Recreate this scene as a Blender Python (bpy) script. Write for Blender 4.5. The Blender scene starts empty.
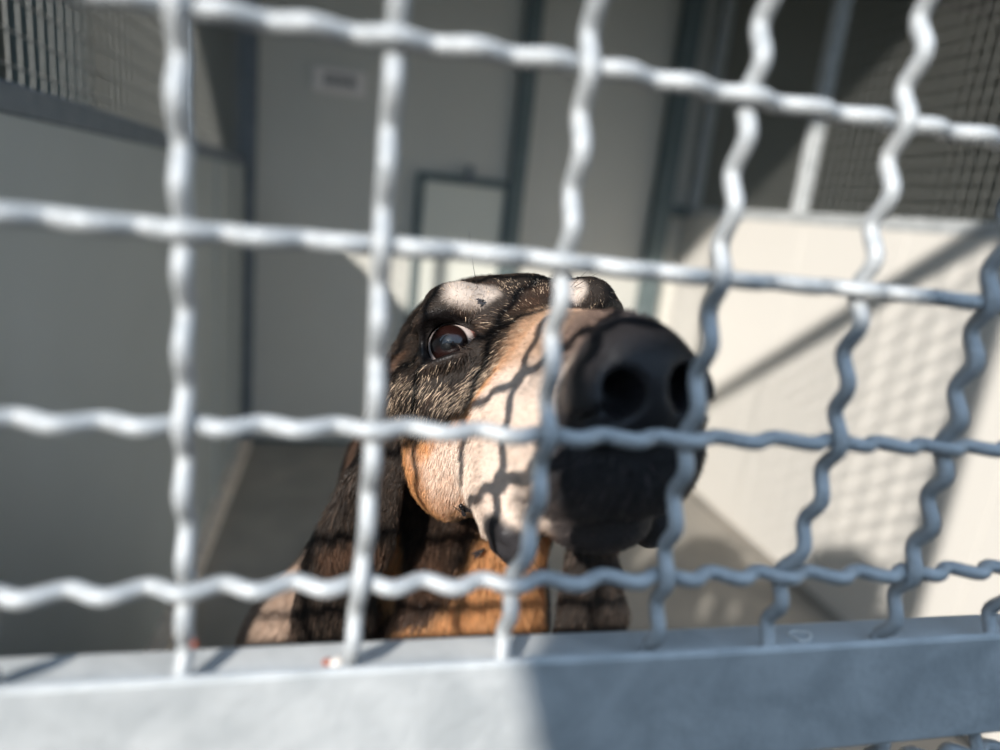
import bpy, math, random
import numpy as np
from mathutils import Vector, Matrix
random.seed(7)
RNG = np.random.default_rng(11)
SC = bpy.context.scene
COL = SC.collection

# ------------------------------------------------------------------ camera
ZF = 0.9356                                   # lift so that the floor is z = 0 (all layout below is given with the camera near 0)
CAM = (0.0901, -0.1834, -0.0856)
RX = (0.97154388, -0.2119056, 0.10582301)
RY = (0.04819645, -0.26056484, -0.96425259)   # image down
RZ = (0.2319042, 0.941914, -0.24293708)       # forward
cd = bpy.data.cameras.new('camera')
cam = bpy.data.objects.new('camera', cd); COL.objects.link(cam)
cam.matrix_world = Matrix(((RX[0], -RY[0], -RZ[0], CAM[0]), (RX[1], -RY[1], -RZ[1], CAM[1]),
                           (RX[2], -RY[2], -RZ[2], CAM[2] + ZF), (0, 0, 0, 1)))
cd.sensor_width = 36; cd.sensor_fit = 'HORIZONTAL'
cd.lens = 669.6 / 1000 * 36
cd.clip_start = 0.005; cd.clip_end = 60
cd.dof.use_dof = True; cd.dof.focus_distance = 0.342; cd.dof.aperture_fstop = 3.1
SC.camera = cam

# ------------------------------------------------------------------ light
SUN = Vector((0.85, 1.0, -0.715)).normalized()
sd = bpy.data.lights.new('sun', 'SUN'); sd.energy = 6.0; sd.angle = math.radians(1.2); sd.color = (1.0, 0.96, 0.90)
so = bpy.data.objects.new('sun', sd); COL.objects.link(so)
so.location = (-3, -3, 4); so.rotation_euler = SUN.to_track_quat('-Z', 'Y').to_euler()
w = bpy.data.worlds.new('sky'); SC.world = w; w.use_nodes = True
nt = w.node_tree; bg = nt.nodes['Background']
tc = nt.nodes.new('ShaderNodeTexCoord'); sp = nt.nodes.new('ShaderNodeSeparateXYZ'); cr = nt.nodes.new('ShaderNodeValToRGB')
nt.links.new(tc.outputs['Generated'], sp.inputs[0]); nt.links.new(sp.outputs['Z'], cr.inputs[0]); nt.links.new(cr.outputs[0], bg.inputs[0])
cr.color_ramp.elements[0].position = 0.0; cr.color_ramp.elements[0].color = (0.66, 0.77, 0.88, 1)
cr.color_ramp.elements[1].position = 0.6; cr.color_ramp.elements[1].color = (0.38, 0.54, 0.76, 1)
bg.inputs[1].default_value = 2.1
SC.view_settings.view_transform = 'Standard'; SC.view_settings.look = 'None'
SC.view_settings.exposure = 0.0; SC.view_settings.gamma = 1.0; SC.view_settings.use_curve_mapping = False
SC.cycles.max_bounces = 6; SC.cycles.diffuse_bounces = 4; SC.cycles.glossy_bounces = 3
SC.cycles.sample_clamp_indirect = 4.0

# ------------------------------------------------------------------ helpers
def mat(name, color, rough=0.6, metal=0.0, spec=0.5, noise=None, bump=None, coat=0.0):
    m = bpy.data.materials.new(name); m.use_nodes = True
    t = m.node_tree; b = t.nodes['Principled BSDF']
    b.inputs['Base Color'].default_value = (*color, 1); b.inputs['Roughness'].default_value = rough
    b.inputs['Metallic'].default_value = metal; b.inputs['Specular IOR Level'].default_value = spec
    b.inputs['Coat Weight'].default_value = coat
    co = t.nodes.new('ShaderNodeTexCoord')
    if noise:
        sc, c2, lo, hi = noise
        n = t.nodes.new('ShaderNodeTexNoise'); n.inputs['Scale'].default_value = sc; n.inputs['Detail'].default_value = 5
        n.inputs['Distortion'].default_value = 0.6
        r = t.nodes.new('ShaderNodeValToRGB'); r.color_ramp.elements[0].position = lo; r.color_ramp.elements[1].position = hi
        r.color_ramp.elements[0].color = (*color, 1); r.color_ramp.elements[1].color = (*c2, 1)
        t.links.new(co.outputs['Object'], n.inputs['Vector']); t.links.new(n.outputs[0], r.inputs[0]); t.links.new(r.outputs[0], b.inputs['Base Color'])
    if bump:
        bs, st = bump
        n2 = t.nodes.new('ShaderNodeTexNoise'); n2.inputs['Scale'].default_value = bs; n2.inputs['Detail'].default_value = 4
        bp = t.nodes.new('ShaderNodeBump'); bp.inputs['Strength'].default_value = st; bp.inputs['Distance'].default_value = 0.001
        t.links.new(co.outputs['Object'], n2.inputs['Vector']); t.links.new(n2.outputs[0], bp.inputs['Height']); t.links.new(bp.outputs[0], b.inputs['Normal'])
    return m

class MB:
    """collects boxes, bars and tubes (coordinates with the camera near 0; ZF is added on building)"""
    def __init__(s): s.v = []; s.f = []
    def box(s, x0, y0, z0, x1, y1, z1, bev=0.0):
        if bev <= 0:
            n = len(s.v)
            for z in (z0, z1):
                for (x, y) in ((x0, y0), (x1, y0), (x1, y1), (x0, y1)): s.v.append((x, y, z))
            s.f += [(n+3, n+2, n+1, n), (n+4, n+5, n+6, n+7)] + [(n+i, n+(i+1) % 4, n+4+(i+1) % 4, n+4+i) for i in range(4)]
            return
        rings = []
        for z, d in ((z0, bev), (z0+bev, 0), (z1-bev, 0), (z1, bev)):
            n = len(s.v); rings.append(n)
            e = bev
            for (x, y) in ((x0+e, y0+d), (x1-e, y0+d), (x1-d, y0+e), (x1-d, y1-e), (x1-e, y1-d), (x0+e, y1-d), (x0+d, y1-e), (x0+d, y0+e)):
                s.v.append((x, y, z))
        for a, b in zip(rings, rings[1:]):
            s.f += [(a+i, a+(i+1) % 8, b+(i+1) % 8, b+i) for i in range(8)]
        s.f.append(tuple(rings[0]+i for i in range(7, -1, -1))); s.f.append(tuple(rings[-1]+i for i in range(8)))
    def tube(s, pts, r, n=10, cap=True):
        pts = [Vector(p) for p in pts]; N = len(pts)
        rr = r if hasattr(r, '__len__') else [r]*N
        ref = None; base = len(s.v)
        for i, p in enumerate(pts):
            t = (pts[min(i+1, N-1)] - pts[max(i-1, 0)]).normalized()
            if ref is None:
                ref = Vector((0, 0, 1)) if abs(t.z) < 0.8 else Vector((1, 0, 0))
            u = t.cross(ref).normalized(); v = t.cross(u).normalized(); ref = -v if (-v).dot(ref) > 0 else v
            u = t.cross(ref).normalized(); v = ref - t*ref.dot(t); v.normalize()
            for k in range(n):
                a = 2*math.pi*k/n; q = p + (u*math.cos(a) + v*math.sin(a))*rr[i]; s.v.append(tuple(q))
        for i in range(N-1):
            for k in range(n):
                a = base+i*n+k; b = base+i*n+(k+1) % n
                s.f.append((a, b, b+n, a+n))
        if cap:
            s.f.append(tuple(base+k for k in range(n-1, -1, -1))); s.f.append(tuple(base+(N-1)*n+k for k in range(n)))
    def build(s, name, m, parent=None, smooth=False, loc=None):
        me = bpy.data.meshes.new(name)
        o0 = Vector(loc) if loc else (Vector(parent['_o']) if parent is not None and '_o' in parent.keys() else Vector((0, 0, -ZF)))
        me.from_pydata([tuple(Vector(p) - o0) for p in s.v], [], s.f); me.materials.append(m)
        if smooth: me.polygons.foreach_set('use_smooth', [True]*len(me.polygons))
        me.update()
        o = bpy.data.objects.new(name, me); COL.objects.link(o)
        if parent is not None: o.parent = parent; o['_o'] = parent['_o']
        else: o.location = (o0.x, o0.y, o0.z + ZF)
        return o

def tag(o, label=None, cat=None, group=None, kind=None):
    if label: o['label'] = label
    if cat: o['category'] = cat
    if group: o['group'] = group
    if kind: o['kind'] = kind
    return o

def empty(name, loc, label, cat, group=None):
    o = bpy.data.objects.new(name, None); COL.objects.link(o)
    o.empty_display_size = 0.05; o.location = (loc[0], loc[1], loc[2] + ZF); o['_o'] = tuple(loc)
    return tag(o, label, cat, group)

# ------------------------------------------------------------------ materials
M = {}
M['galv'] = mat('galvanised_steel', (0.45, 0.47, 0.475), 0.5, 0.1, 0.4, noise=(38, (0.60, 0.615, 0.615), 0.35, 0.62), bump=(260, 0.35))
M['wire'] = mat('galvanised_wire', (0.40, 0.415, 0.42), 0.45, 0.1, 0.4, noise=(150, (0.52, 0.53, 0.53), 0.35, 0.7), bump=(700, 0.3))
M['dimgalv'] = mat('dim_bluish_steel', (0.16, 0.19, 0.22), 0.55, 0.3, 0.4, noise=(30, (0.22, 0.25, 0.28), 0.3, 0.7))  # dark bluish tone of the left rail's shaded side put into the colour
M['teal'] = mat('bluish_steel', (0.13, 0.17, 0.175), 0.6, 0.2, 0.4, noise=(25, (0.17, 0.21, 0.215), 0.3, 0.7))
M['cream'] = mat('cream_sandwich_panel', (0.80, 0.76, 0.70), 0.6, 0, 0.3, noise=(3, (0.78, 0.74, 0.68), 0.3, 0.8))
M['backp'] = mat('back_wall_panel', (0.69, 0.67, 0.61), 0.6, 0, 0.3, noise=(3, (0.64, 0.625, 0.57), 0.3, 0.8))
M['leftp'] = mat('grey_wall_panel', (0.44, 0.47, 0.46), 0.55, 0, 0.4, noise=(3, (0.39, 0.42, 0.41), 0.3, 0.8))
M['floor'] = mat('concrete_floor', (0.36, 0.325, 0.28), 0.8, 0, 0.3, noise=(6, (0.27, 0.25, 0.22), 0.35, 0.7))
M['strip'] = mat('floor_strip', (0.85, 0.74, 0.62), 0.7, 0, 0.3, noise=(30, (0.66, 0.56, 0.47), 0.4, 0.6))  # pale mottled tan, raised to stand in for sun on the left baseboard
M['hatch'] = mat('hatch_panel', (0.78, 0.78, 0.70), 0.6)
M['screenwire'] = mat('screen_wire', (0.27, 0.27, 0.25), 0.5, 0.1)
M['greyg'] = mat('sky_block_grey', (0.10, 0.11, 0.09), 0.7)
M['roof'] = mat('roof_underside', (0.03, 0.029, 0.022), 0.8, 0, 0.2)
M['ground'] = mat('outdoor_concrete', (0.085, 0.08, 0.07), 0.85, 0, 0.2, noise=(4, (0.07, 0.066, 0.06), 0.35, 0.7))
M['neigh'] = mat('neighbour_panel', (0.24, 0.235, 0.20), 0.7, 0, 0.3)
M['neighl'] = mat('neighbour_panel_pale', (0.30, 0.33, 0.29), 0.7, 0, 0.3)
M['sign'] = mat('sign_plate', (0.90, 0.84, 0.80), 0.6)
M['ink'] = mat('sign_ink', (0.05, 0.05, 0.05), 0.6)
M['fly'] = mat('fly_body', (0.012, 0.010, 0.010), 0.35)
M['wing'] = mat('fly_wing', (0.06, 0.05, 0.05), 0.25)
M['crumb'] = mat('crumb_white', (0.80, 0.74, 0.68), 0.7)
M['crumbr'] = mat('crumb_red', (0.42, 0.10, 0.05), 0.7)
M['flake'] = mat('paint_flake', (0.86, 0.84, 0.80), 0.7)
M['coatcloth'] = mat('jacket_cloth', (0.035, 0.04, 0.055), 0.85)
M['skin'] = mat('skin', (0.55, 0.33, 0.24), 0.5)
M['jeans'] = mat('jeans_cloth', (0.05, 0.07, 0.12), 0.9)
M['hair'] = mat('dark_hair', (0.03, 0.02, 0.015), 0.6)
M['black'] = mat('black_plastic', (0.02, 0.02, 0.02), 0.4)

# ------------------------------------------------------------------ room
FZ = -ZF; XL, XR, YB = -0.218, 1.246, 2.066
def struct(name, boxes, m, bev=0.0):
    b = MB()
    for q in boxes: b.box(*q, bev)
    return tag(b.build(name, M[m]), kind='structure')
struct('floor', [(XL-0.02, 0.0, FZ-0.05, XR+0.02, YB+0.04, FZ)], 'floor')
struct('ground', [(-30, -30, FZ-0.06, 30, 0.0, FZ-0.012)], 'ground')
struct('floor_neighbour', [(-3.2, 0.0, FZ-0.06, XL-0.03, YB+0.04, FZ-0.012), (XR+0.03, 0.0, FZ-0.06, 4.5, YB+0.04, FZ-0.012)], 'ground')
b = MB()   # roof: flat top, underside sloped low at the back to darken the upper wall
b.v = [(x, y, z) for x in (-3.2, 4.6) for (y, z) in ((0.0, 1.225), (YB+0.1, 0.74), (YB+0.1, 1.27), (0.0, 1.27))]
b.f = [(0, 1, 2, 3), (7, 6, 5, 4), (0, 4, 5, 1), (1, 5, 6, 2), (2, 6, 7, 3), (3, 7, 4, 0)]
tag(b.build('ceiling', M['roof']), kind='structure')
RT = -0.040
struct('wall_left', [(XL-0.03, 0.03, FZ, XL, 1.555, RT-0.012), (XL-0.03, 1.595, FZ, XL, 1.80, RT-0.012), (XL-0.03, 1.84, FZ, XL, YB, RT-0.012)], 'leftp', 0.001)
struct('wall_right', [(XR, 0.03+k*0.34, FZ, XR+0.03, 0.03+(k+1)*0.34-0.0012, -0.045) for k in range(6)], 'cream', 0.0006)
# back wall: sandwich panels with seams
edges = [-3.2, -1.9, -0.9, XL, 0.24, 0.625, 1.15, XR+0.03, 1.9, 2.9, 4.5]
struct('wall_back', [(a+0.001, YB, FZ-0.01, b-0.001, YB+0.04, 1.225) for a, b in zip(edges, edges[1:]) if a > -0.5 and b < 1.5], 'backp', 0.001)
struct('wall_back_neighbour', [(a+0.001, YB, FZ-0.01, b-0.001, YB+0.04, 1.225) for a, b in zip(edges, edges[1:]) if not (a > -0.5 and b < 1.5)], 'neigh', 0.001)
# bluish steel posts against the back wall
struct('trim_1', [(0.600, YB-0.035, FZ, 0.650, YB, 1.225)], 'teal', 0.003)
struct('trim_2', [(1.115, YB-0.045, FZ, 1.180, YB, 1.225)], 'teal', 0.003)
struct('trim_3', [(1.180, YB-0.03, -0.055, XR, YB, -0.015)], 'teal', 0.003)
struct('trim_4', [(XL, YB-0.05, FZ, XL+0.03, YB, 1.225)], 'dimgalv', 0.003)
struct('trim_5', [(XL, 1.555, FZ, XL+0.008, 1.595, RT-0.012), (XL, 1.80, FZ, XL+0.008, 1.84, RT-0.012)], 'leftp', 0.001)
struct('baseboard_left', [(XL, 0.03, FZ, XL+0.034, YB-0.05, FZ+0.03)], 'strip', 0.002)
struct('baseboard_right', [(XR-0.018, 0.03, FZ, XR, YB-0.045, FZ+0.014)], 'floor', 0.002)
struct('baseboard_back', [(XL+0.03, YB-0.012, FZ, 1.115, YB, FZ+0.012)], 'teal', 0.002)
# neighbours seen through the partition screens
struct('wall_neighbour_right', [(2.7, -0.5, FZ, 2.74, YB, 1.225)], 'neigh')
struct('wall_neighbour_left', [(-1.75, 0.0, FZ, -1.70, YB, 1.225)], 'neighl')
struct('trim_6', [(-1.2, y, FZ, -1.13, y+0.05, 1.225) for y in (0.95, 1.25)], 'dimgalv', 0.003)
struct('trim_7', [(-0.80, 1.98, FZ, -0.62, 2.05, 1.225)], 'teal', 0.003)
struct('trim_8', [(2.2, 0.9, FZ, 2.25, 0.96, 1.225), (2.2, 1.5, FZ, 2.25, 1.56, 1.225)], 'dimgalv', 0.003)

# unseen wall added behind the camera to block low sky and dim the kennel
struct('sky_block_wall', [(-9, -4.3, FZ-0.02, 9, -4.0, 2.25)], 'greyg')
# small dog door in the back wall
d = empty('door_1', (0.45, YB, FZ), 'small pale hatch door with bluish frame in the shaded back wall', 'hatch')
d['kind'] = 'structure'
b = MB(); b.box(0.325, YB-0.014, FZ+0.05, 0.590, YB-0.001, -0.03, 0.002); b.build('door_panel', M['hatch'], d)
b = MB()
b.box(0.300, YB-0.025, FZ+0.02, 0.325, YB-0.001, -0.005, 0.002); b.box(0.590, YB-0.025, FZ+0.02, 0.600, YB-0.001, -0.005, 0.002)
b.box(0.325, YB-0.025, -0.03, 0.590, YB-0.001, -0.005, 0.002)
b.build('door_frame', M['teal'], d)
b = MB(); b.box(0.452, YB-0.04, -0.022, 0.476, YB-0.025, 0.030, 0.003); b.build('latch', M['dimgalv'], d)

# number plate on the back wall, too blurred to read
s = empty('number_plate', (0.05, YB-0.002, 0.20), 'small pale rectangular plate with blurred dark marking on the upper back wall', 'sign')
b = MB(); b.box(-0.035, YB-0.010, 0.190, 0.125, YB-0.001, 0.262, 0.002); b.build('plate', M['sign'], s)
b = MB()
for k, x in enumerate((0.005, 0.037, 0.069)):
    b.box(x, YB-0.012, 0.208, x+0.005, YB-0.010, 0.244); b.box(x+0.016, YB-0.012, 0.208, x+0.021, YB-0.010, 0.244)
    b.box(x+0.005, YB-0.012, 0.239, x+0.016, YB-0.010, 0.244); b.box(x+0.005, YB-0.012, 0.224, x+0.016, YB-0.010, 0.229)
b.build('marking', M['ink'], s)

# ------------------------------------------------------------------ partition screens
def screen(name, label, X, zb, m_rail, posts, rail_w, y0, y1, seed, cell=0.026, wr=0.0011):
    e = empty(name, (X, y0, zb), label, 'mesh partition', 'wire screens above the side partitions')
    b = MB(); b.box(X-rail_w/2, y0, zb-0.012, X+rail_w/2, y1, zb+0.018, 0.003); b.build('bottom_rail', M[m_rail], e)
    b = MB(); b.box(X-rail_w/2, y0, 1.19, X+rail_w/2, y1, 1.222, 0.003); b.build('top_rail', M[m_rail], e)
    for y, wd in posts:
        b = MB(); b.box(X-rail_w/2, y, zb+0.018, X+rail_w/2, y+wd, 1.19, 0.003); b.build('post', M['galv' if m_rail == 'galv' else m_rail], e)
    b = MB(); y = y0+0.02
    while y < y1:
        b.tube([(X+0.001, y, zb+0.018), (X+0.001, y, 0.5), (X+0.001, y, 1.19)], wr, 5, False); y += cell
    z = zb+0.018+cell*0.7
    while z < 1.18:
        b.tube([(X-0.0015, y0, z), (X-0.0015, y1, z)], wr, 5, False); z += cell*1.2
    o = b.build('wire_mesh', M['screenwire'], e); o['kind'] = 'stuff'
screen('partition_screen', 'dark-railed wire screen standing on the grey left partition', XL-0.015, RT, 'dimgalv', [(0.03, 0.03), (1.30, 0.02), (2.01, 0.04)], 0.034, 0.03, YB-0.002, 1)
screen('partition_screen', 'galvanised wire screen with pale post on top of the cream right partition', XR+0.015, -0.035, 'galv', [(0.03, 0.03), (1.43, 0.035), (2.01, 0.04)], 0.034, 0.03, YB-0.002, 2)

# ------------------------------------------------------------------ gate
g = empty('kennel_gate', (0.17, 0.0, FZ+0.03), 'galvanised kennel gate of crimped wire mesh in front of the hound', 'gate')
GX0, GX1 = -0.205, 0.545
b = MB()   # bottom rail of the upper panel, profile with a low front lip
prof = [(-0.0048, -0.2735), (-0.0052, -0.2725), (-0.0052, -0.2285), (-0.0046, -0.2270), (-0.0034, -0.2268), (-0.0026, -0.2280),
        (-0.0026, -0.2320), (0.0150, -0.2320), (0.0168, -0.2330), (0.0172, -0.2350), (0.0172, -0.2725), (0.0168, -0.2735)]
n = len(prof)
xs = np.linspace(GX0, GX1, 60)
for x in xs:
    for (y, z) in prof: b.v.append((x, y + 0.00025*math.sin(x*31+z*40), z + 0.0002*math.sin(x*23)))
for i in range(len(xs)-1):
    for k in range(n):
        a = i*n+k; c = i*n+(k+1) % n; b.f.append((a, c, c+n, a+n))
b.f.append(tuple(range(n))); b.f.append(tuple((len(xs)-1)*n+k for k in range(n-1, -1, -1)))
rail = b.build('middle_rail', M['galv'], g)
b = MB(); b.box(GX0, -0.005, 0.555, GX1, 0.025, 0.600, 0.002); b.build('top_rail', M['galv'], g)
b = MB(); b.box(GX0, -0.005, FZ+0.03, GX1, 0.025, FZ+0.07, 0.002); b.build('bottom_rail', M['galv'], g)
for x in (GX0-0.035, GX1):
    b = MB(); b.box(x, -0.005, FZ+0.03, x+0.035, 0.025, 0.600, 0.002); b.build('stile', M['galv'], g)
# wires: x/z of each wire with its slight lean, crimped out of the plane, 2.5 waves to the cell
VX = {0: (0.0004, -0.0125), 1: (0.0502, 0.0049), 2: (0.0997, 0.0072), 3: (0.1505, 0.0063), 4: (0.1992, 0.0031), 5: (0.2509, 0.0137), 6: (0.2999, 0.0124), 7: (0.3491, 0.0275)}
HZ = {1: -0.0488, 2: -0.0995, 3: -0.1509, 4: -0.2008}
VXC = {3: [(-.1509, .0012), (-.2008, -.0025)], 5: [(-.1509, .0028), (-.2008, -.0030)]}
VXB = {1: -.0018, 2: -.0032, 3: -.0050, 5: -.0080, 6: -.0050, 7: -.0075}   # the wires lean more near the rail
A, WR = 0.0025, 0.0026
def vx(i, z):
    x, t = VX.get(i, (0.05*i, 0.004))
    x = x + t*(-z-.12)
    for zc, dx in VXC.get(i, ()): x += dx*math.exp(-((z-zc)/0.014)**2)
    x += VXB.get(i, 0)*max(0, (-.188-z)/.042)
    return x
def wave(q): return math.cos(2*math.pi*2.5*q)
ZN = [(j, HZ.get(j, -0.05*j)) for j in range(-11, 6)]
def cellz(z): return np.interp(-z, [-zz for _, zz in ZN], [j for j, _ in ZN])
for i in range(-3, 11):
    b = MB(); pts = []
    z = 0.555
    while z > -0.2325:
        q = cellz(z)
        wob = 0.0007*math.sin(z*61+i*2.1)
        # V in front (towards the camera, -y) where i+j is even
        pts.append((vx(i, z)+wob*0.5, -A*wave(q)*(1 if i % 2 == 0 else -1), z)); z -= 0.0022
    pts.append((vx(i, -0.2322), 0.0002, -0.2322))
    b.tube(pts, WR, 12); b.build('upright_wire', M['wire'], g, True)
for j in range(-10, 5):
    b = MB(); pts = []; zz = dict(ZN)[j]
    X = [vx(i, zz) for i in range(-4, 12)]
    x = GX0
    while x < GX1:
        q = np.interp(x, X, range(-4, 12))
        dz = {1: 0.0020, 2: 0.0009}.get(j, 0)*math.sin((x-0.05)*math.pi/0.2) if j in (1, 2) else 0
        pts.append((x, A*wave(q)*(1 if j % 2 == 0 else -1), zz+dz*0.5+0.0004*math.sin(x*47+j))); x += 0.0022
    b.tube(pts, WR, 12); b.build('cross_wire', M['wire'], g, True)
# lower panel under the rail
for i in range(-3, 11):
    b = MB(); pts = []; z = -0.2735
    while z > FZ+0.07:
        pts.append((0.05*i+0.008, -A*math.cos(2*math.pi*2.5*(-z-0.287)/0.05)*(1 if i % 2 else -1), z)); z -= 0.003
    b.tube(pts, WR, 8); b.build('upright_wire', M['wire'], g, True)
for j in range(0, 12):
    b = MB(); pts = []; x = GX0
    while x < GX1:
        pts.append((x, A*math.cos(2*math.pi*2.5*(x-0.008)/0.05)*(-1 if j % 2 else 1), -0.287-0.05*j)); x += 0.003
    b.tube(pts, WR, 8); b.build('cross_wire', M['wire'], g, True)

# ------------------------------------------------------------------ the hound: one continuous surface from a distance field
HM = np.array([[0.0549188, -0.99106022, -0.1215877], [-0.93421545, -0.09398514, 0.34410504], [0.35245625, -0.09469128, 0.93102532]])
th_ = math.radians(2.6); HM = HM @ np.array([[math.cos(th_), -math.sin(th_), 0], [math.sin(th_), math.cos(th_), 0], [0, 0, 1]])
HO = np.array([0.1853, 0.1588, -0.1520])          # columns of HM: muzzle direction, the dog's right, up; HO between the eyes
def H(*p): return HM @ np.array(p, float) + HO
def axis(segs):
    out = [segs[0][0]]
    for a, b, st in segs:
        n = max(1, int(round((b-a)/st))); out += list(np.linspace(a, b, n+1)[1:])
    return np.array(out, np.float32)
GX = axis([(-.26, .03, .007), (.03, .30, .0017), (.30, .42, .006)])
GY = axis([(0.002, .30, .0017), (.30, .40, .004), (.40, 1.12, .009)])
GZ = axis([(-.95, -.45, .007), (-.45, -.30, .0034), (-.30, -.07, .0017), (-.07, -.02, .005)])
FD = np.full((len(GX), len(GY), len(GZ)), 0.05, np.float32)
def region(lo, hi, mg):
    s = []
    for g_, a, b in zip((GX, GY, GZ), lo, hi):
        i0 = max(0, np.searchsorted(g_, a-mg)-1); i1 = min(len(g_), np.searchsorted(g_, b+mg)+1); s.append(slice(i0, max(i1, i0+1)))
    return tuple(s)
def pts_of(s):
    return GX[s[0]][:, None, None], GY[s[1]][None, :, None], GZ[s[2]][None, None, :]
def apply(s, d, k, op):
    a = FD[s]
    if op == 'u':
        h = np.maximum(k-np.abs(a-d), 0)/k; FD[s] = np.minimum(a, d) - h*h*k*0.25
    else:
        h = np.maximum(k-np.abs(a+d), 0)/k; FD[s] = np.maximum(a, -d) + h*h*k*0.25
def ell(c, r, k=.012, op='u', B=HM, local=True):
    c = H(*c) if local else np.array(c, float)
    B = B if (local or B is not HM) else np.eye(3)
    ext = np.sqrt(((B*np.array(r))**2).sum(1)); s = region(c-ext, c+ext, k+.012)
    X, Y, Z = pts_of(s); dx, dy, dz = X-c[0], Y-c[1], Z-c[2]
    u = [B[0, i]*dx+B[1, i]*dy+B[2, i]*dz for i in range(3)]
    k0 = np.sqrt(sum((u[i]/r[i])**2 for i in range(3))); k1 = np.sqrt(sum((u[i]/r[i]**2)**2 for i in range(3)))+1e-9
    apply(s, (k0*(k0-1)/k1).astype(np.float32), k, op)
def cone(a, b, ra, rb, k=.012, op='u', local=True):
    a = H(*a) if local else np.array(a, float); b = H(*b) if local else np.array(b, float); R_ = max(ra, rb)
    s = region(np.minimum(a, b)-R_, np.maximum(a, b)+R_, k+.012); X, Y, Z = pts_of(s)
    ab = b-a; t = np.clip(((X-a[0])*ab[0]+(Y-a[1])*ab[1]+(Z-a[2])*ab[2])/(ab@ab), 0, 1)
    d = np.sqrt((X-a[0]-t*ab[0])**2+(Y-a[1]-t*ab[1])**2+(Z-a[2]-t*ab[2])**2)-(ra+t*(rb-ra))
    apply(s, d.astype(np.float32), k, op)
def chain(P, R_, k=.02, local=False):
    for a, b, ra, rb in zip(P, P[1:], R_, R_[1:]): cone(a, b, ra, rb, k, 'u', local)
EARS = []
def leaf(P, W, N, th, k=.004):
    """hanging ear flap: centre line P, half widths W, normals N"""
    for i in range(len(P)-1):
        for t in np.linspace(0, 1, 4)[:-1] if i < len(P)-2 else np.linspace(0, 1, 4):
            c = (1-t)*np.array(P[i])+t*np.array(P[i+1]); w_ = (1-t)*W[i]+t*W[i+1]; n_ = (1-t)*np.array(N[i])+t*np.array(N[i+1])
            ax = np.array(P[i+1])-np.array(P[i]); L_ = np.linalg.norm(ax); ax = ax/L_; n_ = n_-ax*(n_@ax); n_ /= np.linalg.norm(n_)
            B = np.stack([ax, np.cross(n_, ax), n_], 1)
            ell(c, (max(L_*.62, w_*.6), w_, th), .009 if i == 0 else k, 'u', B, False)
            EARS.append((c, np.array([max(L_*.62, w_*.6)*1.25, w_*1.18, th+.0045]), B))
pm = (1, -1)
# neck, trunk, legs (world axes)
chain([H(-.085, 0, -.01), (.178, .290, -.30), (.168, .303, -.42), (.155, .335, -.56)], [.058, .075, .095, .115], .03)
ell((.094, .296, -.462), (.074, .060, .090), .03, local=False)
chain([(.155, .41, -.46), (.15, .60, -.64), (.13, .74, -.79)], [.085, .120, .125], .05)
chain([(.155, .40, -.62), (.14, .56, -.74), (.13, .70, -.82)], [.115, .10, .09], .05)
for sx, x in ((-1, .085), (1, .215)):
    chain([(x-.005*sx, .36, -.58), (x, .375, -.69), (x+.003*sx, .33, -.80), (x+.003*sx, .30, -.885), (x+.003*sx, .275, -.915)], [.062, .040, .027, .022, .022], .02)
    for q in range(4): ell((x+(q-1.5)*.015, .245+abs(q-1.5)*.006, -.921), (.010, .024, .0135), .006, local=False)
for sx in (-1, 1):
    cx = .135+sx*.095
    ell((cx, .68, -.815), (.062, .115, .110), .03, local=False)
    chain([(cx, .72, -.86), (cx+sx*.01, .80, -.90), (cx+sx*.01, .62, -.912), (cx+sx*.01, .555, -.918)], [.05, .026, .022, .020], .015)
    for q in range(4): ell((cx+sx*.01+(q-1.5)*.014, .53+abs(q-1.5)*.006, -.922), (.0095, .024, .0125), .006, local=False)
chain([(.12, .84, -.85), (.10, .93, -.915), (.04, 1.0, -.918), (-.04, 1.02, -.92)], [.030, .018, .013, .008], .015)
# skull
ell((-.065, 0, -.004), (.080, .058, .046), .02)
for s_ in pm:
    ell((-.018, .011*s_, .006), (.034, .023, .0305), .012)
    ell((.000, .036*s_, .019), (.018, .017, .0120), .009)
    cone((-.005, .045*s_, -.026), (-.085, .056*s_, -.022), .015, .02, .02)
    ell((-.050, .040*s_, -.050), (.055, .026, .048), .02)
    cone((.005, .016*s_, -.043), (.104, .0125*s_, -.051), .029, .021, .02)
    cone((.02, .026*s_, -.072), (.103, .0125*s_, -.066), .018, .0170, .012)
    ell((.050, .031*s_, -.080), (.030, .012, .026), .010)
cone((-.005, 0, -.008), (.119, 0, -.0275), .025, .0185, .02)
ell((.113, 0, -.058), (.018, .0265, .021), .010)
cone((-.05, 0, -.078), (.085, 0, -.080), .032, .015, .012)
ell((.080, 0, -.090), (.022, .020, .011), .008)
# eye bulges and openings
EYE = {}
for s_ in pm:
    e = np.array([-.0060, .0372*s_, -.0025]); gz = np.array([.83, .52*s_, .16]); gz /= np.linalg.norm(gz)
    hz = np.array([-.50, .84*s_, -.22]); hz -= gz*(hz@gz); hz /= np.linalg.norm(hz); vt = np.cross(gz, hz)
    EYE[s_] = (e, gz, hz, vt)
    ell(e, (.0185,)*3, .010)
    ell(e+gz*.012+vt*.0135*(1 if vt[2] > 0 else -1), (.012, .016, .0055), .006, 'u', HM @ np.stack([gz, hz, vt], 1))
    ell(e+gz*.012-vt*.0125*(1 if vt[2] > 0 else -1), (.012, .016, .0040), .006, 'u', HM @ np.stack([gz, hz, vt], 1))
for s_ in pm:
    e, gz, hz, vt = EYE[s_]
    ell(e, (.0146,)*3, .002, 's')
    ell(e+gz*.016, (.014, .0135, .0102), .003, 's', HM @ np.stack([gz, hz, vt], 1))
    ell(e+gz*.0145-hz*.0100, (.011, .0080, .0046), .003, 's', HM @ np.stack([gz, hz, vt], 1))
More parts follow.
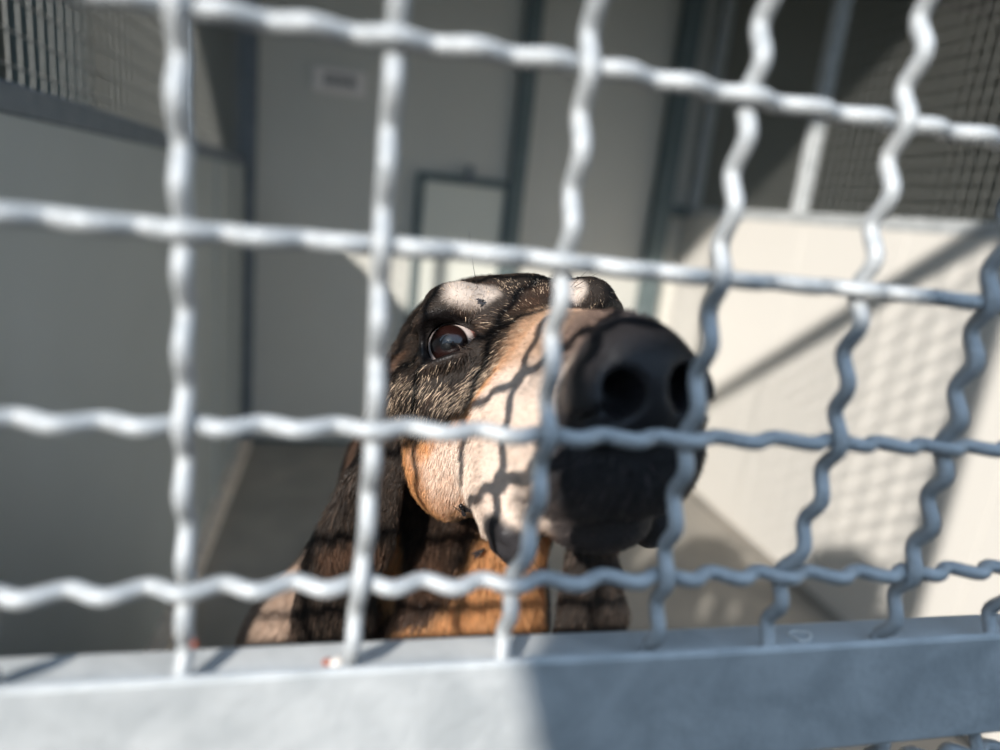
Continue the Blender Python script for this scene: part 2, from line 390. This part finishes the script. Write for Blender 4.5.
# nose pad
ell((.130, 0, -.035), (.0155, .0225, .0205), .008)
for s_ in pm:
    ell((.129, .0160*s_, -.041), (.0155, .0105, .0145), .004)
for s_ in pm:
    ell((.1440, .0115*s_, -.0390), (.018, .0072, .0082), .003, 's')
    cone((.143, .015*s_, -.044), (.130, .027*s_, -.048), .0030, .0022, .003, 's')
cone((.149, 0, -.046), (.134, 0, -.084), .0018, .0015, .003, 's')
# lip line and the loose lip corners
for s_ in pm:
    cone((.100, .026*s_, -.088), (.02, .042*s_, -.104), .003, .004, .004, 's')
    ell((.062, .031*s_, -.093), (.013, .008, .014), .005)
    for q in range(4): ell((.071-.006*q, .0370*s_, -.090-.007*(q % 2)), (.004, .004, .0045), .002)
# ears
leaf([(.130, .207, -.178), (.1205, .192, -.200), (.117, .188, -.236), (.108, .195, -.277), (.096, .205, -.318), (.093, .210, -.360), (.097, .216, -.400)],
     [.010, .014, .016, .022, .024, .026, .018], [(-.75, -.6, .2), (-.7, -.7, .1), (-.6, -.75, .1), (-.45, -.85, .1), (-.3, -.95, 0), (-.2, -.98, 0), (-.2, -.98, 0)], .0048)
leaf([(.235, .225, -.160), (.260, .236, -.225), (.269, .222, -.280), (.270, .215, -.325), (.276, .212, -.370), (.279, .214, -.405)],
     [.016, .018, .016, .021, .031, .024], [(.5, -.8, .2), (.5, -.8, .2), (.35, -.9, .1), (.25, -.95, 0), (.2, -.98, 0), (.2, -.98, 0)], .0048)

def surface_nets(F_, gx, gy, gz):
    S_ = F_ < 0; nx, ny, nz = F_.shape; acc = {}
    cells = []; poss = []; edges_ = []
    G = (gx, gy, gz)
    for ax in range(3):
        sl0 = [slice(None)]*3; sl1 = [slice(None)]*3; sl0[ax] = slice(0, -1); sl1[ax] = slice(1, None)
        a = S_[tuple(sl0)]; b = S_[tuple(sl1)]; idx = np.argwhere(a != b)
        v0 = F_[tuple(sl0)][tuple(idx.T)]; v1 = F_[tuple(sl1)][tuple(idx.T)]; t = v0/(v0-v1)
        P = np.stack([G[i][idx[:, i]] for i in range(3)], 1).astype(np.float64)
        P[:, ax] += t*(G[ax][idx[:, ax]+1]-G[ax][idx[:, ax]])
        o1, o2 = (ax+1) % 3, (ax+2) % 3
        ok = (idx[:, o1] > 0) & (idx[:, o2] > 0) & (idx[:, o1] < F_.shape[o1]-1) & (idx[:, o2] < F_.shape[o2]-1)
        idx = idx[ok]; P = P[ok]; inside0 = S_[tuple(sl0)][tuple(idx.T)]
        quad = []
        for d1, d2 in ((0, 0), (-1, 0), (-1, -1), (0, -1)):
            c = idx.copy(); c[:, o1] += d1; c[:, o2] += d2
            quad.append((c[:, 0]*ny+c[:, 1])*nz+c[:, 2])
        quad = np.stack(quad, 1)
        for q in range(4): cells.append(quad[:, q]); poss.append(P)
        quad[~inside0] = quad[~inside0][:, ::-1]
        edges_.append(quad)
    cells = np.concatenate(cells); poss = np.concatenate(poss)
    uq, inv = np.unique(cells, return_inverse=True); n_ = np.bincount(inv)
    V = np.stack([np.bincount(inv, poss[:, i])/n_ for i in range(3)], 1)
    Q = np.searchsorted(uq, np.concatenate(edges_))
    return V, Q
V, Q = surface_nets(FD, GX, GY, GZ)
del FD

def smooth01(a, b, x): t = np.clip((x-a)/(b-a), 0, 1); return t*t*(3-2*t)
def blob(P, c, r): return np.sqrt((((P-np.array(c))/np.array(r))**2).sum(1))
def fbm(P, s, seed=0):
    o = np.zeros(len(P)); rg = np.random.default_rng(seed)
    for k in range(6):
        d_ = rg.normal(size=(3,)); d_ /= np.linalg.norm(d_); d2 = rg.normal(size=(3,)); d2 /= np.linalg.norm(d2)
        o += np.sin(P@d_*s*(1+.4*k)+rg.uniform(0, 6)+1.5*np.sin(P@d2*s*.8*(1+.3*k)))/(1+.4*k)
    return o/3.5
DARK = np.array([.022, .015, .011]); TAN = np.array([.66, .33, .14]); CREAM = np.array([.84, .68, .57]); BROWN = np.array([.075, .038, .022])
PALE = np.array([.66, .55, .47]); NOSEC = np.array([.024, .022, .0235]); GREYB = np.array([.30, .21, .155]); PINK = np.array([.20, .12, .10])
def coat(Pw):
    """coat colour, wetness, and how grizzled the coat is, at places on the dog"""
    L_ = (Pw-HO)@HM; F_, S_, U_ = L_[:, 0], L_[:, 1], L_[:, 2]; a = np.abs(S_)
    mask_ = (F_ > -.06) & (F_ < .07) & (U_ < .03)
    n1 = fbm(Pw, 160, 1)*.10; n2 = fbm(Pw, 420, 2)*.08; nn = n1+n2
    C_ = np.tile(DARK, (len(Pw), 1)); griz = np.zeros(len(Pw)); wet = np.zeros(len(Pw))
    def mixc(c, m): nonlocal C_; C_ = C_*(1-m[:, None])+np.array(c)*m[:, None]
    onhead = (F_ > -.12) & (U_ > -.14)
    # neck, chest, trunk
    body = Pw[:, 1] > .40
    mixc(BROWN, np.where(Pw[:, 2] < -.22, smooth01(-.1, .5, fbm(Pw, 60, 3)), 0)*.8)
    mixc(GREYB, np.where(Pw[:, 1] > .36, .85, 0))
    for c_, r_ in (((.200, .21, -.322), (.024, .05, .045)), ((.190, .215, -.365), (.026, .05, .035)), ((.226, .235, -.365), (.030, .07, .075)), ((.182, .225, -.372), (.028, .05, .020)), ((.128, .21, -.325), (.010, .04, .034)), ((.150, .22, -.378), (.018, .05, .012))):
        mixc(TAN, (1-smooth01(.8, 1.1, blob(Pw, c_, r_)+nn*1.5)))
    mixc(BROWN*.7, np.where(onhead & mask_, smooth01(-.1, .8, fbm(Pw, 130, 5)), 0))
    mixc(GREYB*1.35, ((Pw[:, 1] > .236) & (Pw[:, 0] < .085) & (Pw[:, 2] < -.36) & (Pw[:, 2] > -.50))*1.0)
    # face: dark mask with grizzle under the eye, tan/cream cheek and muzzle side
    ub = np.interp(F_, [-.08, -.02, .022, .036, .043, .055, .0655, .08], [-.056, -.050, -.042, -.034, -.021, -.011, -.002, .05])
    A_ = smooth01(-.004, .004, ub-U_+nn*.03)       # below the line from bridge to cheek
    cheek = A_*smooth01(-.075, -.062, F_+nn*.05)*(F_ < .14)*(U_ > -.125)
    mixc(TAN, np.where(onhead, cheek, 0))
    mixc(CREAM, np.where(onhead, cheek*smooth01(.001, .012, ub-U_+nn*.05)*smooth01(-.040, .01, F_+nn*.1)*smooth01(-.112, -.090, U_+nn*.05), 0))
    br = smooth01(.035, .055, F_)*smooth01(-.026, -.016, U_)
    mixc(TAN*.55+PALE*.3, np.where(onhead, br, 0)*.8)
    g_ = np.where(onhead & (F_ > -.055) & (F_ < .06), (smooth01(.0, -.025, U_)*.8+smooth01(-.005, .03, F_)*.25)*smooth01(-.8, .5, fbm(Pw, 110, 8)), 0)
    griz = np.maximum(griz, g_*(1-cheek))
    # brow spots
    for s_ in pm:
        m = 1-smooth01(.6, 1.1, blob(L_, (.012, .030, .023) if s_ > 0 else (.014, -.024, .024), (.015, .016, .010) if s_ > 0 else (.011, .009, .010))+nn*1.2); mixc(PALE, np.where(onhead, m*.85, 0))
        m = 1-smooth01(.6, 1.1, blob(L_, (.012, .007*s_, .026), (.012, .007, .010))+nn); griz = np.maximum(griz, m*.8)
    mixc(BROWN*1.3, np.where(onhead & (F_ > -.02) & (F_ < .12) & (a < .030) & (Pw[:, 1] < .2), 1-smooth01(-.094, -.084, U_), 0))
    mixc(np.array([.085, .06, .055]), np.where(onhead, smooth01(.075, .108, F_+nn*.08)*smooth01(-.040, -.022, U_+nn*.05), 0)*.85)
    em = np.zeros(len(Pw))
    for c_, r_, B_ in EARS:
        q_ = np.sqrt((((Pw-c_)@B_/r_)**2).sum(1)); em = np.maximum(em, 1-smooth01(.95, 1.1, q_))
    mixc(DARK*1.3, em); mixc(BROWN*1.6, em*smooth01(.1, .7, fbm(Pw, 75, 31))*.8); griz *= 1-em
    # muzzle front and lips dark
    m = smooth01(.106, .114, F_+nn*.05-(U_+.06)*.36); mixc(NOSEC*1.8, np.where(onhead, m, 0))
    m = 1-smooth01(-.112, -.100, U_+nn*.05-np.clip(F_-.06, 0, 1)*.45); mixc(NOSEC*1.8, np.where(onhead & (F_ > .02) & (U_ < -.05), m, 0))
    mixc(np.array([.06, .048, .045]), np.where(onhead, smooth01(.074, .086, F_+nn*.05)*smooth01(-.066, -.076, U_+nn*.05), 0))
    nm = (1-smooth01(.98, 1.10, np.minimum(blob(L_, (.131, 0, -.036), (.0175, .0250, .0228)), blob(L_, (.129, .016, -.041), (.018, .0130, .0168)))))*(F_ > .112)
    nm = np.maximum(nm, (1-smooth01(.98, 1.10, blob(L_, (.129, -.016, -.041), (.018, .0130, .0168))))*(F_ > .112))
    mixc(NOSEC, nm); wet = np.maximum(wet, nm)
    lp = 1-smooth01(1.0, 1.4, np.minimum(blob(L_, (.063, .036, -.097), (.015, .013, .013)), blob(L_, (.063, -.036, -.097), (.015, .013, .013))))
    mixc(NOSEC*1.5, lp); wet = np.maximum(wet, lp*.9)
    for s_ in pm:
        e, gz, hz, vt = EYE[s_]; d_ = L_-e; r1 = np.sqrt((d_@hz/.0160)**2+(d_@vt/.0128)**2); fr = (d_@gz > 0)
        r2 = np.sqrt(((d_@hz+.0085)/.0085)**2+(d_@vt/.0060)**2)
        m = np.where(fr, 1-smooth01(.95, 1.15, np.minimum(r1, r2)), 0); mixc(np.array([.008, .006, .006]), m); wet = np.maximum(wet, m*.8); griz *= 1-m
    return np.clip(C_, 0, 1), wet, griz

dog = empty('dog', (.15, .40, FZ), 'black and tan hound with a pale muzzle peering up through the wire', 'dog')
me = bpy.data.meshes.new('body'); O0 = np.array([.15, .40, FZ])
me.vertices.add(len(V)); me.vertices.foreach_set('co', (V-O0).astype(np.float32).ravel())
me.loops.add(Q.size); me.loops.foreach_set('vertex_index', Q.astype(np.int32).ravel())
me.polygons.add(len(Q)); me.polygons.foreach_set('loop_start', np.arange(0, Q.size, 4, dtype=np.int32))
me.update(); me.validate()
me.polygons.foreach_set('use_smooth', [True]*len(me.polygons))
Cc, Wt, Gz = coat(V)
ca = me.color_attributes.new('Coat', 'FLOAT_COLOR', 'POINT'); ca.data.foreach_set('color', np.concatenate([Cc, Wt[:, None]], 1).astype(np.float32).ravel())
mb = bpy.data.materials.new('hound_coat'); mb.use_nodes = True; t_ = mb.node_tree; pb = t_.nodes['Principled BSDF']
at = t_.nodes.new('ShaderNodeAttribute'); at.attribute_name = 'Coat'; t_.links.new(at.outputs['Color'], pb.inputs['Base Color'])
mr = t_.nodes.new('ShaderNodeMapRange'); mr.inputs['To Min'].default_value = .75; mr.inputs['To Max'].default_value = .34
t_.links.new(at.outputs['Alpha'], mr.inputs['Value']); t_.links.new(mr.outputs[0], pb.inputs['Roughness']); pb.inputs['Specular IOR Level'].default_value = .35
no = t_.nodes.new('ShaderNodeTexVoronoi'); no.inputs['Scale'].default_value = 900
bp_ = t_.nodes.new('ShaderNodeBump'); bp_.inputs['Distance'].default_value = .0006; bp_.inputs['Strength'].default_value = .5
tc_ = t_.nodes.new('ShaderNodeTexCoord'); t_.links.new(tc_.outputs['Object'], no.inputs['Vector']); t_.links.new(no.outputs[0], bp_.inputs['Height']); t_.links.new(bp_.outputs[0], pb.inputs['Normal'])
me.materials.append(mb)
body = bpy.data.objects.new('body', me); COL.objects.link(body); body.parent = dog

# eyes
def eyeball(s_):
    e, gz, hz, vt = EYE[s_]; g_ = HM@gz; tocam = np.array(CAM)-H(*e); tocam /= np.linalg.norm(tocam)
    look = g_*.25+tocam*.75-np.array(RX)*.20-np.array(RY)*.10 if s_ > 0 else g_; look /= np.linalg.norm(look)
    u_ = np.cross(look, [0, 0, 1]); u_ /= np.linalg.norm(u_); v_ = np.cross(u_, look)
    NB, NA = 40, 48; vs = []; cs = []
    for i in range(NB+1):
        th = math.pi*i/NB
        r = .0142+.0011*math.exp(-(th/.62)**4)
        if th < .24: c = (.004, .003, .003)
        elif th < .86: c = (.016, .006, .005) if th < .76 else (.008, .005, .004)
        else: c = (.72, .60, .56) if th < 1.1 else (.60, .28, .24)
        for k in range(NA):
            a = 2*math.pi*k/NA; p = look*math.cos(th)*r+(u_*math.cos(a)+v_*math.sin(a))*math.sin(th)*r+H(*e); vs.append(p-O0); cs.append((*c, 1))
    fs = [(i*NA+k, i*NA+(k+1) % NA, (i+1)*NA+(k+1) % NA, (i+1)*NA+k) for i in range(NB) for k in range(NA)]
    m_ = bpy.data.meshes.new('eye'); m_.from_pydata([tuple(p) for p in vs], [], fs); m_.polygons.foreach_set('use_smooth', [True]*len(fs))
    a_ = m_.color_attributes.new('Coat', 'FLOAT_COLOR', 'POINT'); a_.data.foreach_set('color', np.array(cs, np.float32).ravel())
    m_.materials.append(ME); o = bpy.data.objects.new('eye', m_); COL.objects.link(o); o.parent = dog; return o
ME = bpy.data.materials.new('wet_eye'); ME.use_nodes = True; t_ = ME.node_tree; pb = t_.nodes['Principled BSDF']
at = t_.nodes.new('ShaderNodeAttribute'); at.attribute_name = 'Coat'; t_.links.new(at.outputs['Color'], pb.inputs['Base Color'])
pb.inputs['Roughness'].default_value = .25; pb.inputs['Coat Weight'].default_value = 1; pb.inputs['Coat Roughness'].default_value = .02
o = eyeball(1); o['label'] = 'brown eye with white showing at the inner corner'; eyeball(-1)

# short fur
def mesh_tris(V, Q):
    T = np.concatenate([Q[:, [0, 1, 2]], Q[:, [0, 2, 3]]]); a, b, c = V[T[:, 0]], V[T[:, 1]], V[T[:, 2]]
    cr_ = np.cross(b-a, c-a); ar = np.linalg.norm(cr_, axis=1)/2; return T, cr_/(2*ar[:, None]+1e-12), ar
T, TN, TA = mesh_tris(V, Q); TC = V[T].mean(1)
VN = np.zeros_like(V)
for q in range(3): np.add.at(VN, T[:, q], TN*TA[:, None])
VN /= np.linalg.norm(VN, axis=1)[:, None]+1e-12
hd = np.linalg.norm(TC-H(0, 0, -.03), axis=1)
wgt = TA*np.where(hd < .13, 1.0, np.where(TC[:, 2] > -.45, .55, .05))*np.where(TC[:, 1] > .45, .5, 1)
NH = 190000
pick = RNG.choice(len(T), NH, p=wgt/wgt.sum()); r1, r2 = RNG.random(NH), RNG.random(NH); fl = r1+r2 > 1; r1[fl] = 1-r1[fl]; r2[fl] = 1-r2[fl]
P0 = V[T[pick, 0]]*(1-r1-r2)[:, None]+V[T[pick, 1]]*r1[:, None]+V[T[pick, 2]]*r2[:, None]
Nn = VN[T[pick, 0]]*(1-r1-r2)[:, None]+VN[T[pick, 1]]*r1[:, None]+VN[T[pick, 2]]*r2[:, None]; Nn /= np.linalg.norm(Nn, axis=1)[:, None]
C0, W0, G0 = coat(P0)
keep = W0 < .35; P0, Nn, C0, G0 = P0[keep], Nn[keep], C0[keep], G0[keep]; NH = len(P0)
L0 = (P0-HO)@HM
flow = np.tile(HM@np.array([-1., 0, -.25]), (NH, 1))
side = smooth01(-.02, -.10, L0[:, 0])[:, None]; flow = flow*(1-side)+np.array([0, .1, -1.])*side
un_ = (smooth01(.0, -.022, L0[:, 2])*smooth01(.07, .04, L0[:, 0])*smooth01(-.09, -.06, L0[:, 0]))[:, None]; flow = flow*(1-un_)+((HM@np.array([-.55, 0, -.85]))[None]+np.sign(L0[:, 1:2])*(HM@np.array([0, .35, 0]))[None])*un_
lowm = smooth01(-.04, -.10, L0[:, 2])[:, None]*smooth01(.05, .0, L0[:, 0])[:, None]; flow = flow*(1-lowm)+np.array([-.1, .1, -1.])*lowm
bk = smooth01(.38, .5, P0[:, 1])[:, None]; flow = flow*(1-bk)+np.array([-.2, .7, -.7])*bk
flow += .22*np.stack([fbm(P0, 90, 21+i) for i in range(3)], 1)+RNG.normal(0, .16, (NH, 3))
flow -= Nn*(flow*Nn).sum(1)[:, None]; flow /= np.linalg.norm(flow, axis=1)[:, None]+1e-9
ln = np.where(np.linalg.norm(P0-H(0, 0, -.03), axis=1) < .12, .0052, .011)*RNG.uniform(.6, 1.25, NH)
ln *= np.where((L0[:, 2] > .010) & (L0[:, 0] > -.02), .55, 1)*np.where(L0[:, 0] > .06, .5, 1)*np.where(P0[:, 1] > .42, 1.6, 1)
lift = RNG.uniform(.10, .32, NH)[:, None]*np.where((L0[:, 2] > .010) & (L0[:, 0] > -.02), .5, 1)[:, None]
p1 = P0+(flow*.5+Nn*lift*.62)*ln[:, None]; p2 = P0+(flow+Nn*lift*.85)*ln[:, None]
pts = np.stack([P0-Nn*.0003, p1, p2], 1).reshape(-1, 3)-O0
gr = (RNG.random(NH) < G0*.60)
hc_ = C0*RNG.uniform(.65, 1.35, (NH, 1)); hc_[gr] = np.array([.60, .45, .32])*RNG.uniform(.2, 1.4, (gr.sum(), 1))**1.3
lt = (RNG.random(NH) < .10) & ~gr & (C0[:, 0] < .2); hc_[lt] = hc_[lt]*2.5+np.array([.05, .03, .02])
hc = bpy.data.hair_curves.new('short_fur'); hc.add_curves([3]*NH)
hc.attributes['position'].data.foreach_set('vector', pts.astype(np.float32).ravel())
ra = hc.attributes.get('radius') or hc.attributes.new('radius', 'FLOAT', 'POINT')
rad = np.where(P0[:, 1] > .42, .00030, np.where(np.linalg.norm(P0-H(0, 0, -.03), axis=1) < .12, .00012, .00018))[:, None]*np.array([1, .8, .15]); ra.data.foreach_set('value', rad.astype(np.float32).ravel())
cc = hc.attributes.new('HairCol', 'FLOAT_COLOR', 'CURVE'); cc.data.foreach_set('color', np.concatenate([np.clip(hc_, 0, 1), np.ones((NH, 1))], 1).astype(np.float32).ravel())
mh = bpy.data.materials.new('hound_fur'); mh.use_nodes = True; t_ = mh.node_tree; pb = t_.nodes['Principled BSDF']
at = t_.nodes.new('ShaderNodeAttribute'); at.attribute_name = 'HairCol'; t_.links.new(at.outputs['Color'], pb.inputs['Base Color'])
pb.inputs['Roughness'].default_value = .45; pb.inputs['Specular IOR Level'].default_value = .45
hc.materials.append(mh); fo = bpy.data.objects.new('short_fur', hc); COL.objects.link(fo); fo.parent = dog; fo['kind'] = 'stuff'

# a few long brow and chin whiskers
for k_, (a, b_, c) in enumerate((((.1555, .150, -.1265), (.148, .136, -.110), (.143, .118, -.098)), ((.2055, .152, -.1225), (.211, .146, -.112), (.219, .140, -.103)), ((.2075, .152, -.1225), (.216, .147, -.114), (.226, .143, -.107)),
        ((.168, .070, -.228), (.176, .066, -.243), (.186, .064, -.238)), ((.172, .066, -.226), (.182, .060, -.246), (.190, .060, -.232)))):
    wb = MB(); pts_ = [Vector(a)*(1-t)**2+Vector(b_)*2*t*(1-t)+Vector(c)*t*t for t in np.linspace(0, 1, 9)]
    wb.tube(pts_, [.00016*(1-.75*t) for t in np.linspace(0, 1, 9)], 5); wb.build('whisker', M['hair'], dog, True)

# ------------------------------------------------------------------ small things on the rail and on the hound
def blobmesh(name, c, r, m, parent=None, seed=0, rough=.25, n=(10, 14)):
    b = MB(); rg = random.Random(seed); ph = [rg.uniform(0, 6) for _ in range(6)]; NB, NA = n
    for i in range(NB+1):
        th = math.pi*i/NB
        for k in range(NA):
            a = 2*math.pi*k/NA; d = Vector((math.sin(th)*math.cos(a), math.sin(th)*math.sin(a), math.cos(th)))
            q = 1+rough*(math.sin(3*d.x+ph[0]+2*math.sin(2*d.y+ph[1]))+math.sin(4*d.z+ph[2]+2*d.x))*.5
            b.v.append((c[0]+d.x*r[0]*q, c[1]+d.y*r[1]*q, c[2]+d.z*r[2]*q))
    b.f = [(i*NA+k, (i+1)*NA+k, (i+1)*NA+(k+1) % NA, i*NA+(k+1) % NA) for i in range(NB) for k in range(NA)]
    return b.build(name, M[m], parent, True)
cr0 = empty('food_crumb', (.0925, .004, -.232), 'tiny pale and reddish crumb on the rail at the foot of a sunlit wire', 'crumb')
blobmesh('pale_bit', (.0932, .0035, -.2303), (.0019, .0016, .0016), 'crumb', cr0, 1)
blobmesh('red_bit', (.0905, .0045, -.2308), (.0014, .0012, .0011), 'crumbr', cr0, 2)
cr1 = empty('food_crumb', (.0512, -.0028, -.218), 'tiny reddish speck stuck on the upright wire at far left', 'crumb')
blobmesh('red_bit', (.0528, -.0020, -.2175), (.0008, .0008, .0013), 'crumbr', cr1, 3)
b = MB()
ring = []
for k in range(40):
    a = 2*math.pi*k/40; q = 1+.16*math.sin(3*a+1)+.08*math.sin(5*a); ring.append((.2655+.0042*q*math.cos(a), .0072+.0030*q*math.sin(a), -.2316+.0003*math.sin(2*a)))
b.tube(ring+[ring[0]], 0.0005, 6); fl_ = b.build('paint_flake', M['flake'], None, True, (.2655, .0072, -.2320))
tag(fl_, 'small curled white flake lying on the shaded top of the rail', 'flake')

def fly(label, at_, sc, rot_):
    """house fly sitting on the coat"""
    bvh_pt, bvh_n = None, None
    i_ = np.argmin(((V-np.array(at_))**2).sum(1)); c = V[i_]+VN[i_]*.0016*sc; n_ = Vector(VN[i_])
    f_ = (Vector((math.cos(rot_), 0, math.sin(rot_)))); f_ = (f_-n_*f_.dot(n_)).normalized(); s_ = n_.cross(f_)
    e = empty('fly', tuple(c), label, 'fly', 'flies on the hound')
    def P(a, b_, h): q = Vector(c)+f_*a*sc*.001+s_*b_*sc*.001+n_*h*sc*.001; return tuple(q)
    m = MB(); m.tube([P(-3, 0, 1.2), P(-2.4, 0, 1.3), P(-1, 0, 1.6), P(.2, 0, 1.5), P(.6, 0, 1.6), P(1.6, 0, 1.9), P(2.4, 0, 1.6)], [.0002*sc, .0008*sc, .0011*sc, .0006*sc, .0010*sc, .0011*sc, .0004*sc], 10); m.build('abdomen', M['fly'], e, True)
    m = MB(); m.tube([P(2.1, 0, 1.6), P(2.5, 0, 1.6), P(3.1, 0, 1.5), P(3.5, 0, 1.4)], [.0003*sc, .0009*sc, .0009*sc, .0003*sc], 10); m.build('head', M['fly'], e, True)
    for sg in (1, -1):
        m = MB(); nb = len(m.v)
        outl = [(1.4, .5), (.2, 1.5), (-1.8, 2.3), (-3.6, 2.4), (-4.2, 1.7), (-3.2, .8), (-1, .4)]
        for h in (2.3, 2.36):
            for (a, b_) in outl: m.v.append(P(a, b_*sg, h-.12*a*0))
        k_ = len(outl); m.f = [tuple(range(k_)), tuple(range(2*k_-1, k_-1, -1))]+[(q, q+k_, (q+1) % k_+k_, (q+1) % k_) for q in range(k_)]
        m.build('wing', M['wing'], e)
        for a in (1.8, .8, -.2):
            m = MB(); m.tube([P(a, .6*sg, 1.4), P(a+.4*(a-.6), 1.8*sg, 1.9), P(a+1.0*(a-.6), 3.0*sg, .2)], .00012*sc, 5); m.build('leg', M['fly'], e)
    return e
fly('upper and larger fly sitting on the tan cheek of the hound', (.1560,.1390,-.2395), 1.35, 2.2)
fly('smaller lower fly on the tan throat below the cheek fly', (.1845,.2065,-.3045), 1.2, .6)
fly('tiny fly on the pale brow spot above the eye', (.1571,.1476,-.1334), .6, .3)

# ------------------------------------------------------------------ the photographer, standing in front of the gate just behind the lens; casts the shade on the wires
ph = empty('person', (.0, -.62, FZ), 'person crouching outside the gate holding a camera up to the wire', 'person')
def skin_body(name, verts, edges, rads, m, lv=2):
    me_ = bpy.data.meshes.new(name); o0 = Vector(ph['_o']); me_.from_pydata([tuple(Vector(v_)-o0) for v_ in verts], edges, [])
    o_ = bpy.data.objects.new(name, me_); COL.objects.link(o_); o_.parent = ph; o_.modifiers.new('skin', 'SKIN')
    for sv, r_ in zip(me_.skin_vertices[0].data, rads): sv.radius = (r_, r_) if not hasattr(r_, '__len__') else r_
    me_.skin_vertices[0].data[0].use_root = True
    sb = o_.modifiers.new('sub', 'SUBSURF'); sb.levels = lv; sb.render_levels = lv
    me_.materials.append(m); return o_
sv = [(-.03, -.74, -.45), (-.03, -.68, -.28), (-.04, -.62, -.10), (-.05, -.58, .02), (-.055, -.54, .08), (-.04, -.50, .12),
      (-.195, -.56, .00), (-.150, -.45, .070), (-.089, -.345, .076), (-.024, -.285, -.060),
      (.14, -.62, -.02), (.26, -.50, -.20), (.24, -.36, -.15), (.205, -.275, -.10),
      (-.14, -.72, -.50), (-.16, -.37, -.48), (-.16, -.57, -.86), (-.16, -.45, -.90),
      (.08, -.72, -.50), (.12, -.37, -.48), (.12, -.57, -.86), (.12, -.45, -.90), (-.036, -.360, .098)]
se = [(0, 1), (1, 2), (2, 3), (3, 4), (4, 5), (2, 6), (6, 7), (7, 8), (8, 22), (22, 9), (2, 10), (10, 11), (11, 12), (12, 13),
      (0, 14), (14, 15), (15, 16), (16, 17), (0, 18), (18, 19), (19, 20), (20, 21)]
sr = [(.15, .11), (.14, .10), (.15, .10), (.08, .07), (.055, .055), (.05, .05), .062, .066, .068, .040, .06, .048, .036, .026, .09, .07, .045, .035, .09, .07, .045, .035, .066]
bd = skin_body('body', sv, se, sr, M['coatcloth'])
hd_ = blobmesh('head', (-.018, -.47, .17), (.078, .095, .115), 'skin', ph, 5, .04, (20, 24))
blobmesh('hair', (-.018, -.49, .195), (.086, .098, .105), 'hair', ph, 6, .05, (20, 24))
blobmesh('nose', (-.015, -.373, .16), (.014, .02, .022), 'skin', ph, 7, .05)
for x in (-.048, .012): blobmesh('eye', (x, -.388, .185), (.013, .010, .009), 'crumb', ph, 8, .02)
for x in (-.100, .064): blobmesh('ear', (x, -.47, .17), (.012, .025, .032), 'skin', ph, 9, .05)
b = MB(); b.tube([(-.043, -.382, .122), (-.018, -.377, .120), (.007, -.382, .122)], .006, 8); b.build('mouth', M['crumbr'], ph, True)
def hand(px, py, pz, sg):
    b = MB(); b.tube([(px-sg*.012, py-.02, pz-.02), (px, py, pz), (px+sg*.004, py+.018, pz+.03)], [.020, .026, .022], 12); o_ = b.build('hand', M['skin'], ph, True)
    for k in range(4):
        b = MB(); z = pz+.035-.019*k; L = (.9, 1, .95, .75)[k]
        b.tube([(px-sg*.004, py+.005, z), (px-sg*.002, py+.030*L, z+.004), (px+sg*.014, py+.048*L, z+.003), (px+sg*.030*L, py+.046*L, z)], [.010, .0095, .0085, .0065], 10); q_ = b.build('finger', M['skin'], o_, True)
    b = MB(); b.tube([(px-sg*.002, py-.012, pz), (px+sg*.018, py-.022, pz+.022), (px+sg*.040, py-.020, pz+.030)], [.012, .011, .008], 10); b.build('thumb', M['skin'], o_, True)
hand(-.004, -.248, -.10, 1); hand(.184, -.248, -.09, -1)
cam_ = empty('handheld_camera', (.0901, -.2134, -.16), 'black camera held in both hands close to the wire', 'camera')
b = MB(); b.box(.018, -.262, -.140, .162, -.225, -.045, .006); b.build('camera_body', M['black'], cam_)
b = MB(); b.box(.060, -.262, -.045, .120, -.228, -.022, .008); b.build('viewfinder_hump', M['black'], cam_)
b = MB(); b.tube([(.0800, -.226, -.0745), (.0850, -.206, -.0797), (.0872, -.1955, -.0826)], .034, 28); b.build('lens_barrel', M['black'], cam_, True)
